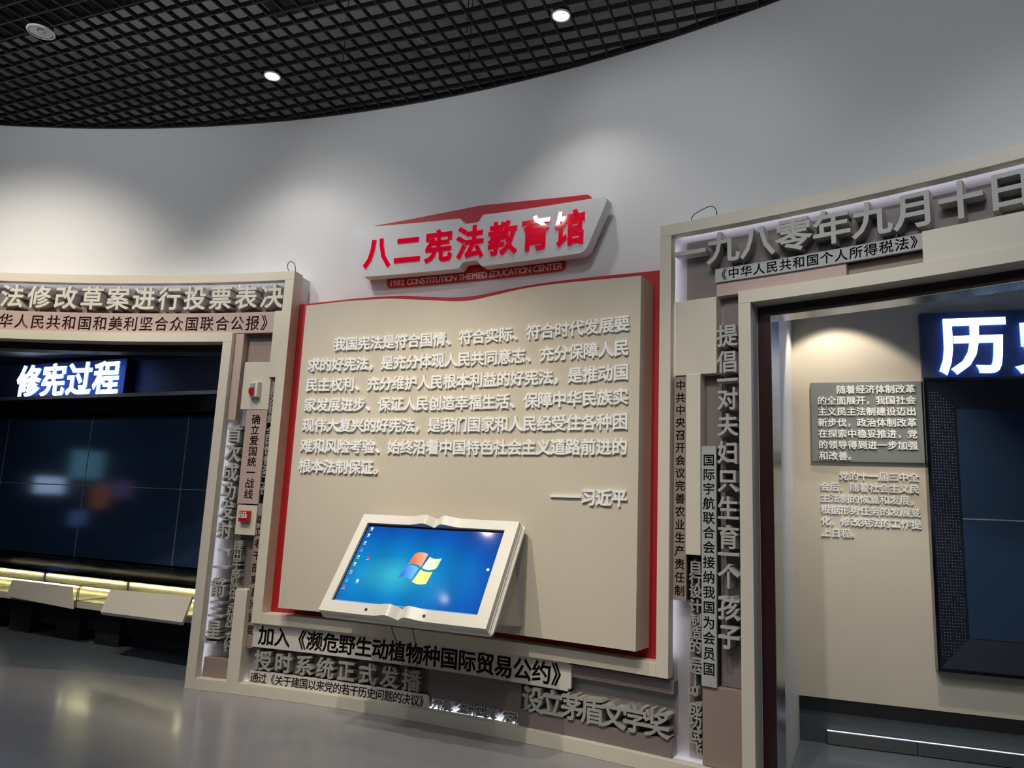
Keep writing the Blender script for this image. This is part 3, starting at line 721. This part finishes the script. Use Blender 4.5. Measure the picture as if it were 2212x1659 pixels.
# screen
sm = bpy.data.materials.new('screen_blue'); sm.use_nodes = True; nt = sm.node_tree; b = nt.nodes['Principled BSDF']
b.inputs['Base Color'].default_value = (.004, .006, .01, 1); b.inputs['Roughness'].default_value = .07; b.inputs['Emission Strength'].default_value = .75
tc = nt.nodes.new('ShaderNodeTexCoord')
mp = nt.nodes.new('ShaderNodeMapping'); mp.vector_type = 'POINT'
gr = nt.nodes.new('ShaderNodeTexGradient'); gr.gradient_type = 'SPHERICAL'
nt.links.new(tc.outputs['UV'], mp.inputs['Vector'])
mp.inputs['Location'].default_value = (-.36 * 1.15, -.40 * 1.5, 0); mp.inputs['Scale'].default_value = (1.15, 1.5, 1)
nt.links.new(mp.outputs['Vector'], gr.inputs['Vector'])
cr = nt.nodes.new('ShaderNodeValToRGB'); els = cr.color_ramp.elements
els[0].position = .05; els[0].color = (*srgb((6, 60, 160)), 1); els[1].position = .95; els[1].color = (*srgb((60, 200, 232)), 1)
e = els.new(.35); e.color = (*srgb((4, 100, 205)), 1); e = els.new(.7); e.color = (*srgb((10, 150, 222)), 1)
nt.links.new(gr.outputs['Fac'], cr.inputs['Fac'])
wv = nt.nodes.new('ShaderNodeTexWave'); wv.inputs['Scale'].default_value = 1.3; wv.inputs['Distortion'].default_value = 3.; wv.inputs['Detail'].default_value = 1
nt.links.new(tc.outputs['UV'], wv.inputs['Vector'])
mr = nt.nodes.new('ShaderNodeMapRange'); mr.inputs['To Min'].default_value = .93; mr.inputs['To Max'].default_value = 1.1; nt.links.new(wv.outputs['Fac'], mr.inputs['Value'])
vm = nt.nodes.new('ShaderNodeVectorMath'); vm.operation = 'SCALE'; nt.links.new(cr.outputs['Color'], vm.inputs[0]); nt.links.new(mr.outputs['Result'], vm.inputs['Scale'])
nt.links.new(vm.outputs['Vector'], b.inputs['Emission Color'])
mb = kpl([(.070, .078), (1.238, .078), (1.238, .743), (.070, .743)], -.05, -.0205); obj('bezel', mb, black_m, kiosk)
mb = kpl([(.084, .098), (1.226, .098), (1.226, .738), (.084, .738)], -.0204, -.0165); so = obj('screen', mb, sm, kiosk)
uvl = so.data.uv_layers.new(name='uv')
for lp in so.data.loops:
    wv_ = so.data.vertices[lp.vertex_index].co + origin_of(kiosk) - KT
    uvl.data[lp.index].uv = (wv_.dot(KH) / KW, 1 - wv_.dot(KD) / KHt)
def scr_mat(name, c, es=.8): return mat(name, c, .2, emit=c, es=es)
def smooth_poly(pts, k=3):
    out = []; n = len(pts)
    for i in range(n):
        p0, p1, p2, p3 = [Vector(pts[(i + j) % n]) for j in (-1, 0, 1, 2)]
        corner1 = (p1 - p0).angle(p2 - p1, 0) > .9
        corner2 = (p2 - p1).angle(p3 - p2, 0) > .9
        t0 = (p2 - p1) if corner1 else (p2 - p0) / 2; t1 = (p2 - p1) if corner2 else (p3 - p1) / 2
        for j in range(k):
            u = j / k; out.append(tuple(p1 * (2 * u ** 3 - 3 * u * u + 1) + t0 * (u ** 3 - 2 * u * u + u) + p2 * (3 * u * u - 2 * u ** 3) + t1 * (u ** 3 - u * u)))
    return out
def two_tone(name, c1, c2):
    m = scr_mat(name, c1, .85); nt = m.node_tree; b = nt.nodes['Principled BSDF']
    tc = nt.nodes.new('ShaderNodeTexCoord'); g = nt.nodes.new('ShaderNodeTexGradient'); mp = nt.nodes.new('ShaderNodeMapping')
    nt.links.new(tc.outputs['Generated'], mp.inputs['Vector']); nt.links.new(mp.outputs['Vector'], g.inputs['Vector'])
    cr = nt.nodes.new('ShaderNodeValToRGB'); cr.color_ramp.elements[0].color = (*srgb(c1), 1); cr.color_ramp.elements[1].color = (*srgb(c2), 1)
    cr.color_ramp.elements[0].position = .2; cr.color_ramp.elements[1].position = .9
    nt.links.new(g.outputs['Fac'], cr.inputs['Fac']); nt.links.new(cr.outputs['Color'], b.inputs['Emission Color']); return m
for nm, pts, c1, c2 in [
    ('logo_pane', [(.578, .333), (.599, .303), (.647, .296), (.693, .307), (.675, .415), (.632, .396), (.597, .393), (.565, .403)], (224, 84, 44), (226, 190, 160)),
    ('logo_pane', [(.716, .328), (.754, .342), (.792, .339), (.816, .332), (.802, .41), (.777, .428), (.736, .435), (.687, .422)], (214, 226, 196), (96, 176, 60)),
    ('logo_pane', [(.556, .415), (.59, .405), (.627, .411), (.661, .427), (.636, .521), (.6, .508), (.558, .501), (.525, .515)], (20, 90, 190), (130, 200, 236)),
    ('logo_pane', [(.681, .436), (.719, .449), (.753, .452), (.782, .447), (.767, .542), (.727, .551), (.688, .549), (.65, .536)], (224, 214, 120), (232, 206, 80))]:
    obj(nm, kpl(smooth_poly(pts), -.0166, -.0158), two_tone('pane_%d%d' % (c1[0], c1[1]), c1, c2), so)
ic = [(196, 214, 232), (170, 196, 224), (120, 190, 236), (60, 110, 170), (120, 190, 140), (200, 200, 70), (190, 120, 90), (60, 110, 170), (180, 60, 110), (200, 30, 40), (210, 214, 220), (190, 226, 230)]
for (u, v), c in zip([(.121, .118), (.119, .176), (.119, .243), (.117, .303), (.116, .367), (.114, .429), (.113, .496), (.112, .561), (.111, .622), (.206, .372), (.202, .567), (1.20, .395)], ic):
    r = .011
    shp = [(u - r, v - r * .7), (u - r * .3, v - r), (u + r, v - r * .8), (u + r * .8, v + r * .9), (u - r * .8, v + r * .7)] if c[0] % 20 else [(u + r * math.cos(a * .785), v + r * math.sin(a * .785)) for a in range(8)]
    o = obj('icon', kpl(shp, -.0166, -.0158), scr_mat('icon_%d_%d' % c[:2], c), so)
    if u < 1: 
        obj('icon', kpl([(u - .013, v + .016), (u + .013, v + .016), (u + .013, v + .020), (u - .013, v + .020)], -.0166, -.0158), scr_mat('caption_pale', (190, 205, 225), .5) if 'caption_pale' not in MATS else MATS['caption_pale'], so)
obj('task_bar', kpl([(.084, .728), (1.226, .728), (1.226, .738), (.084, .738)], -.0166, -.0160), scr_mat('task_bar', (90, 140, 190), .5), so)
for u, v in ((.391, .789), (.858, .791)):
    mb = MB(); pts = [(u + .011 * math.cos(a * math.pi / 12), v + .011 * math.sin(a * math.pi / 12)) for a in range(24)]
    mb.poly(pts, page(u) - .004, page(u) + .003, K); o = obj('button', mb, wire_m, kiosk); o['label'] = 'black round button'
# wedge housing on the panel
sA, sB = -.62, .583
mb = MB()
def pback(s, z): return P(s, z, -.096)
a = [pback(sA, 1.445), pback(sA, .80), K(.10, KHt - .07, -.088), K(.10, .04, -.088)]
b2 = [pback(sB, 1.445), pback(sB, .80), K(1.25, KHt - .07, -.088), K(1.25, .04, -.088)]
mb.add(a + b2, [(0, 1, 2, 3), (7, 6, 5, 4), (0, 4, 5, 1), (1, 5, 6, 2), (2, 6, 7, 3), (3, 7, 4, 0)])
obj('wedge_housing', mb, kside_m, kiosk)
wire([K(.55, .80, -.09), K(.57, .86, -.15), K(.60, .91, -.21), K(.60, .91, -.21) + Vector((.03, -.01, -.10)), K(.60, .91, -.21) + Vector((.10, -.04, -.17)), K(.74, .90, -.20) + Vector((.03, 0, -.10)), K(.74, .86, -.14), K(.72, .80, -.09)], .003, 'thin black cable hanging in a loop below the lectern')

# ------------------------------------------------------------------ right niche contents
def rplace(text, t0, z0, pitch, row, em, parent, m, fr=RF, q=.04, depth=.012, bold=.02, sx=1.):
    X = (fr(1, 0, 0) - fr(0, 0, 0)); Z = (fr(0, 1, 0) - fr(0, 0, 0)); Y = Vector((0, 0, 1))
    for r, ln in enumerate(text):
        for k, ch in enumerate(ln):
            if ch == ' ': continue
            me = raised(ch, bold)
            if not me.materials: me.materials.append(m)
            o = bpy.data.objects.new('character', me); COL.objects.link(o)
            M = Matrix(((X.x * em * sx, 0, Z.x * depth, 0), (X.y * em * sx, 0, Z.y * depth, 0), (0, em, 0, 0), (0, 0, 0, 1)))
            M.translation = fr(t0 + k * pitch, q, z0 - r * row) - origin_of(parent); o.parent = parent; o.matrix_local = M
            if me.materials[0] != m: o.material_slots[0].link = 'OBJECT'; o.material_slots[0].material = m
t = thing('text_block', 'slate grey block with white raised characters inside the right opening', 'text block', RF(.75, 0, 2.1))
mb = MB(); mb.box(RF, .355, 1.148, 0, .03, 2.097, 2.728); obj('board', mb, text_m, t, bevel=.002)
rplace(['  随着经济体制改革', '的全面展开，我国社会', '主义民主法制建设迈出', '新步伐，政治体制改革', '在探索中稳妥推进，党', '的领导得到进一步加强', '和改善。'], .436, 2.668, .0703, .0877, .070, t, white_l, q=.042)
t = thing('wall_lettering', 'cream raised characters on the beige wall below the slate block', 'lettering', RF(.75, 0, 1.5))
rplace(['  党的十一届三中全', '会后，随着社会主义民', '主法制的恢复和发展，', '根据形势任务的发展变', '化，修改宪法的工作提', '上日程。'], .442, 1.990, .0698, .0885, .070, t, white_l, q=.014, depth=.014)
sp_ = RF(.52, .50, 3.42)
spot('unseen_niche_spot', sp_, RF(.60, .02, 2.0), 38, 92, .3, WARM, .03)
spot('unseen_niche_spot', RF(1.0, 1.2, 3.42), RF(.9, .0, 1.2), 115, 74, 1., WARM, .05)  # unseen fill added for the lower part of the back wall
spot('unseen_niche_spot', RF(3.2, .6, 3.4), RF(3.0, .1, 0), 40, 80, .5, WARM, .03)
t = thing('video_display', 'large dark video display with a perforated black surround in the right opening', 'display', RF(1.15, 0, .609))
mb = MB(); 
for b_ in [(1.152, 1.172, .609, 2.742), (1.172, 4.0, .609, .632), (1.172, 4.0, 2.722, 2.742)]: mb.box(RF, b_[0], b_[1], 0, .10, b_[2], b_[3])
obj('outer_frame', mb, black_m, t)
dk = mat('display_surround', (30, 36, 48), .3, var=.1)
mb = MB()
fa = lambda x, z, q: RF(x, q, z)
o_, i_ = (1.172, .632, 4.0, 2.722), (1.372, .842, 3.8, 2.512)
co = [fa(o_[0], o_[1], .09), fa(o_[2], o_[1], .09), fa(o_[2], o_[3], .09), fa(o_[0], o_[3], .09)]; ci = [fa(i_[0], i_[1], .03), fa(i_[2], i_[1], .03), fa(i_[2], i_[3], .03), fa(i_[0], i_[3], .03)]
mb.add(co + ci, [(0, 1, 5, 4), (1, 2, 6, 5), (2, 3, 7, 6), (3, 0, 4, 7)]); obj('surround', mb, dk, t)
scm = mat('display_screen', (40, 58, 82), .1, var=.05)  # blue haze and letter glow are put into the near-black screen colour
for z0, z1 in ((.845, 1.688), (1.698, 2.51)):
    for x0 in (1.375, 2.59):
        mb = MB(); mb.box(RF, x0, x0 + 1.205, .005, .03, z0, z1); obj('screen', mb, scm, t, bevel=.002)
mb = MB(); mb.box(RF, 1.375, 3.8, .02, .032, 1.688, 1.698); obj('seam_trim', mb, mat('display_seam', (120, 130, 142), .4), t)
mb = MB()
for i in range(9):
    for j in range(88):
        if (i * 7 + j * 3) % 23 in (0, 1): continue
        x = 1.188 + i * .020; z = .70 + j * .0222
        dd = .09 - (x - 1.172) / .2 * .06 + .0006
        c = fa(x, z, dd); r_ = .0024
        mb.add([c + (fa(1, 0, 0) - fa(0, 0, 0)) * a * r_ + Vector((0, 0, b * r_)) for a, b in ((-1, -1), (1, -1), (1, 1), (-1, 1))], [(0, 1, 2, 3)])
o = obj('perforation', mb, mat('perforation_dots', (150, 160, 174), .4), t); o['kind'] = 'stuff'
t = thing('title_board', 'navy board with large backlit white characters above the dark display', 'sign', RF(1.15, 0, 2.745))
mb = MB(); mb.box(RF, 1.156, 4.0, 0, .05, 2.745, 3.262); obj('board', mb, mat('title_navy', (48, 58, 82), .5, var=.05), t)
def backlit(text, t0, z, pitch, em, parent, fr, q, sx=1.):
    rplace([text], t0, z, pitch, 0, em, parent, bedge_m, fr, q, .012, .028, sx)
    rplace([text], t0, z, pitch, 0, em, parent, blue_m, fr, q + .006, .012, .023, sx)
backlit('历史', 1.498, 2.995, .50, .47, t, RF, .09)
bl = bpy.data.lights.new('title_glow', 'AREA'); bl.shape = 'RECTANGLE'; bl.size = 1.8; bl.size_y = .4; bl.energy = 20; bl.color = (.35, .55, 1.0)
bo = bpy.data.objects.new('title_glow', bl); COL.objects.link(bo); bo.location = RF(2.4, .16, 3.0); bo.rotation_euler = (-(RF(0, 0, 0) - RF(0, 1, 0))).to_track_quat('-Z', 'Y').to_euler()
t = thing('floor_light_box', 'brushed steel floor light box along the plinth in the right opening', 'light box', RF(.4, 0, 0))
for x0, x1 in ((.41, 1.008), (1.012, 1.8), (1.804, 2.6)):
    mb = MB(); mb.box(RF, x0, x1, -.018, .02, .004, .094); obj('cover', mb, steel_m, t, bevel=.003)
mb = MB(); mb.box(RF, .41, 2.6, .0, .014, .095, .098); obj('light_strip', mb, mat('led_soft', (240, 243, 255), .5, emit=(226, 232, 255), es=1.2), t)

# ------------------------------------------------------------------ left niche contents
t = thing('video_wall', 'black video wall of large unlit screens behind the left opening', 'video wall', LF(-8.8, 0, .8))
for x0, x1 in ((-12.17, -10.53), (-10.53, -8.86), (-8.86, -7.18), (-7.18, -5.5)):
    for z0, z1 in ((.80, 1.692), (1.692, 2.58)):
        mb = MB(); mb.box(LF, x0 + .004, x1 - .004, -.06, 0, z0 + .004, z1 - .004); obj('screen', mb, scm, t, bevel=.003)
    mb = MB(); mb.box(LF, x0 - .006, x0 + .002, -.05, .004, .80, 2.58); obj('seam_trim', mb, mat('seam', (140, 144, 148), .4) if 'seam' not in MATS else MATS['seam'], t)
mb = MB(); mb.box(LF, -13, -5.0, -.05, .003, 1.688, 1.696); obj('seam_trim', mb, MATS['seam'], t)
mb = MB(); mb.box(LF, -13, -4.9, -.25, .12, 2.60, 2.80); obj('head_casing', mb, black_m, t, bevel=.01)
mb = MB(); mb.box(LF, -13, -4.9, -.25, .14, 2.806, 2.85); obj('head_ledge', mb, MATS['seam'], t)
mb = MB(); mb.box(LF, -13, -4.9, -.25, .14, .62, .79); obj('foot_casing', mb, black_m, t, bevel=.01)
t = thing('title_board', 'navy board with four backlit white characters above the video wall', 'sign', LF(-9.3, 0, 2.85))
mb = MB(); mb.box(LF, -12, -8.38, -.2, 0, 2.852, 3.33); obj('board', mb, MATS['title_navy'], t)
backlit('修宪过程', -10.11, 3.068, .506, .46, t, LF, .10, 1.05)
mb = MB(); mb.box(LF, -8.37, -4.9, -.25, -.15, 2.852, 3.33); struct('trim_8', mb, navy_m)
bl = bpy.data.lights.new('title_glow', 'AREA'); bl.shape = 'RECTANGLE'; bl.size = 2.0; bl.size_y = .4; bl.energy = 8; bl.color = (.5, .66, 1.0)
bo = bpy.data.objects.new('title_glow', bl); COL.objects.link(bo); bo.location = LF(-9.3, .17, 3.07); bo.rotation_euler = (-(LF(0, 0, 0) - LF(0, 1, 0))).to_track_quat('-Z', 'Y').to_euler()

def vitrine(x0, x1, label):
    t = thing('display_case', label, 'display case', LF((x0 + x1) / 2, .6, .40))
    y0, y1 = .22, .86
    mb = MB(); mb.box(LF, x0, x1, y0, y1, .38, .445); obj('tray', mb, beige_m, t, bevel=.003)
    mb = MB(); mb.box(LF, x0 + .01, x1 - .01, y0, y0 + .02, .446, .605); obj('back_lining', mb, cream_m, t)
    mb = MB(); mb.box(LF, x0 + .01, x1 - .01, y0 + .02, y1 - .02, .446, .452); obj('bed', mb, cream_m, t)
    mb = MB(); mb.box(LF, x0 + .03, x1 - .03, y0 + .022, y0 + .034, .575, .592); obj('light_strip', mb, case_m, t)
    mb = MB(); mb.box(LF, x0 + .03, x1 - .03, y1 - .035, y1 - .022, .585, .600); obj('light_strip', mb, case_m, t)
    mb = MB(); mb.box(LF, x0, x1, y0, y1, .607, .614); obj('glass_top', mb, glass_m, t)
    mb = MB(); mb.box(LF, x0, x1, y1 - .008, y1, .446, .606); obj('glass_front', mb, glass_m, t)
    for x in (x0, x1 - .008):
        mb = MB(); mb.box(LF, x, x + .008, y0 + .021, y1 - .009, .446, .606); obj('glass_side', mb, glass_m, t)
    mb = MB(); mb.box(LF, x0, x1, .55, .62, .12, .379); obj('apron', mb, matt_m, t)
    for x in (x0 + .12, x1 - .5):
        mb = MB(); mb.box(LF, x, x + .36, .50, .68, 0, .12); mb.box(LF, x, x + .36, .621, .68, .12, .379); obj('leg', mb, matt_m, t)
    n_ = int((x1 - x0) / .3)
    for k in range(n_):
        x = x0 + .12 + k * .29; a = random.uniform(-.2, .2); y = .55
        f_ = lambda px, py, pz, x=x, a=a: LF(x + .09 + px * math.cos(a) - py * math.sin(a), y + px * math.sin(a) + py * math.cos(a), pz)
        mb = MB(); mb.box(f_, -.09, .09, -.13, .13, .453, .456 + .001 * k); tag(obj('document', mb, paper_m), 'cream paper document lying in the ' + label.replace('glass ', ''), 'paper', 'papers in the lit display cases')
spot('unseen_niche_spot', LF(-9.0, 1.5, 3.36), LF(-9.0, 0, 2.2), 26, 100, 1., COOL, .1)  # this and the next: added unseen spots that lighten the dark screens
spot('unseen_niche_spot', LF(-6.8, 1.5, 3.36), LF(-6.8, 0, 2.0), 20, 100, 1., COOL, .1)
vitrine(-10.9, -9.02, 'lit glass display case at the left edge of the view')
vitrine(-9.0, -7.58, 'lit glass display case between the two caption boards')
vitrine(-7.56, -5.6, 'lit glass display case behind the tilted caption board')
t = MB(); t.hexa([LF(-8.62, .94, .42), LF(-7.47, .97, .385), LF(-7.59, .93, .60), LF(-8.60, .91, .60), LF(-8.62, .92, .42), LF(-7.47, .95, .385), LF(-7.59, .91, .60), LF(-8.60, .89, .60)])
tag(obj('caption_board', t, beige_m, bevel=.002), 'plain beige upright caption board in front of the lit case', 'board')
t = MB(); t.hexa([LF(-6.76, 1.20, .445), LF(-5.64, 1.22, .455), LF(-5.78, 1.0, .66), LF(-6.92, .99, .635), LF(-6.76, 1.18, .415), LF(-5.64, 1.20, .425), LF(-5.78, .98, .64), LF(-6.92, .97, .615)])
tag(obj('caption_board', t, beige_m, bevel=.002), 'plain beige tilted caption board beside the left frame post', 'board')

mb = MB(); mb.box(LF, -13.5, -13.3, -.35, 5.4, 0, 3.5); struct('wall_niche_left_end', mb, matt_m)
for y0, y1, z0, z1, c, e_, lb in [(2.95, 3.62, 1.87, 2.40, (96, 150, 176), 1.6, 'added pale blue glow panel on the far end wall of the left niche'), (2.32, 2.88, 1.56, 1.86, (170, 196, 240), 2.6, 'added small white-blue glow panel on the far end wall of the left niche'),
                                 (3.46, 3.84, 1.31, 1.80, (170, 104, 40), 1.0, 'added amber glow panel on the far end wall of the left niche'), (3.88, 4.36, 1.52, 1.88, (110, 90, 150), 1.0, 'added purple glow panel on the far end wall of the left niche'),
                                 (3.08, 3.42, .98, 1.27, (90, 120, 190), 1.2, 'added low blue glow panel on the far end wall of the left niche')]:
    t = thing('added_glow_panel', lb, 'screen', LF(-13.28, (y0 + y1) / 2, z0))  # out-of-view panels added so the video wall shows coloured reflections
    mb = MB(); mb.box(LF, -13.298, -13.26, y0 - .02, y1 + .02, z0 - .02, z1 + .02); obj('frame', mb, matt_m, t)
    mb = MB(); mb.box(LF, -13.259, -13.255, y0, y1, z0, z1); obj('picture', mb, mat('end_glow_%d' % c[0], c, .3, emit=c, es=e_ * 2.4), t)

# ------------------------------------------------------------------ unseen glow panels added on the rear wall for reflections
for x, z, wd, ht, c, lb in [(-6.5, 2.0, 1.6, 1.0, (120, 160, 200), 'added pale blue glow panel on the rear wall'), (-3.0, 1.6, 1.2, .8, (190, 130, 60), 'added amber glow panel on the rear wall'), (0.5, 1.7, 1.4, .8, (150, 150, 210), 'added lilac glow panel on the rear wall')]:
    t = thing('added_glow_panel', lb, 'screen', (x, -8.9, z))
    F_ = lambda a, b, c_: Vector((a, -9 + b, c_))
    mb = MB(); mb.box(F_, x - wd / 2 - .03, x + wd / 2 + .03, 0, .05, z - .03, z + ht + .03); obj('frame', mb, matt_m, t)
    mb = MB(); mb.box(F_, x - wd / 2, x + wd / 2, .05, .055, z, z + ht); obj('picture', mb, mat('exhibit_%d' % c[0], c, .3, emit=c, es=2.), t)
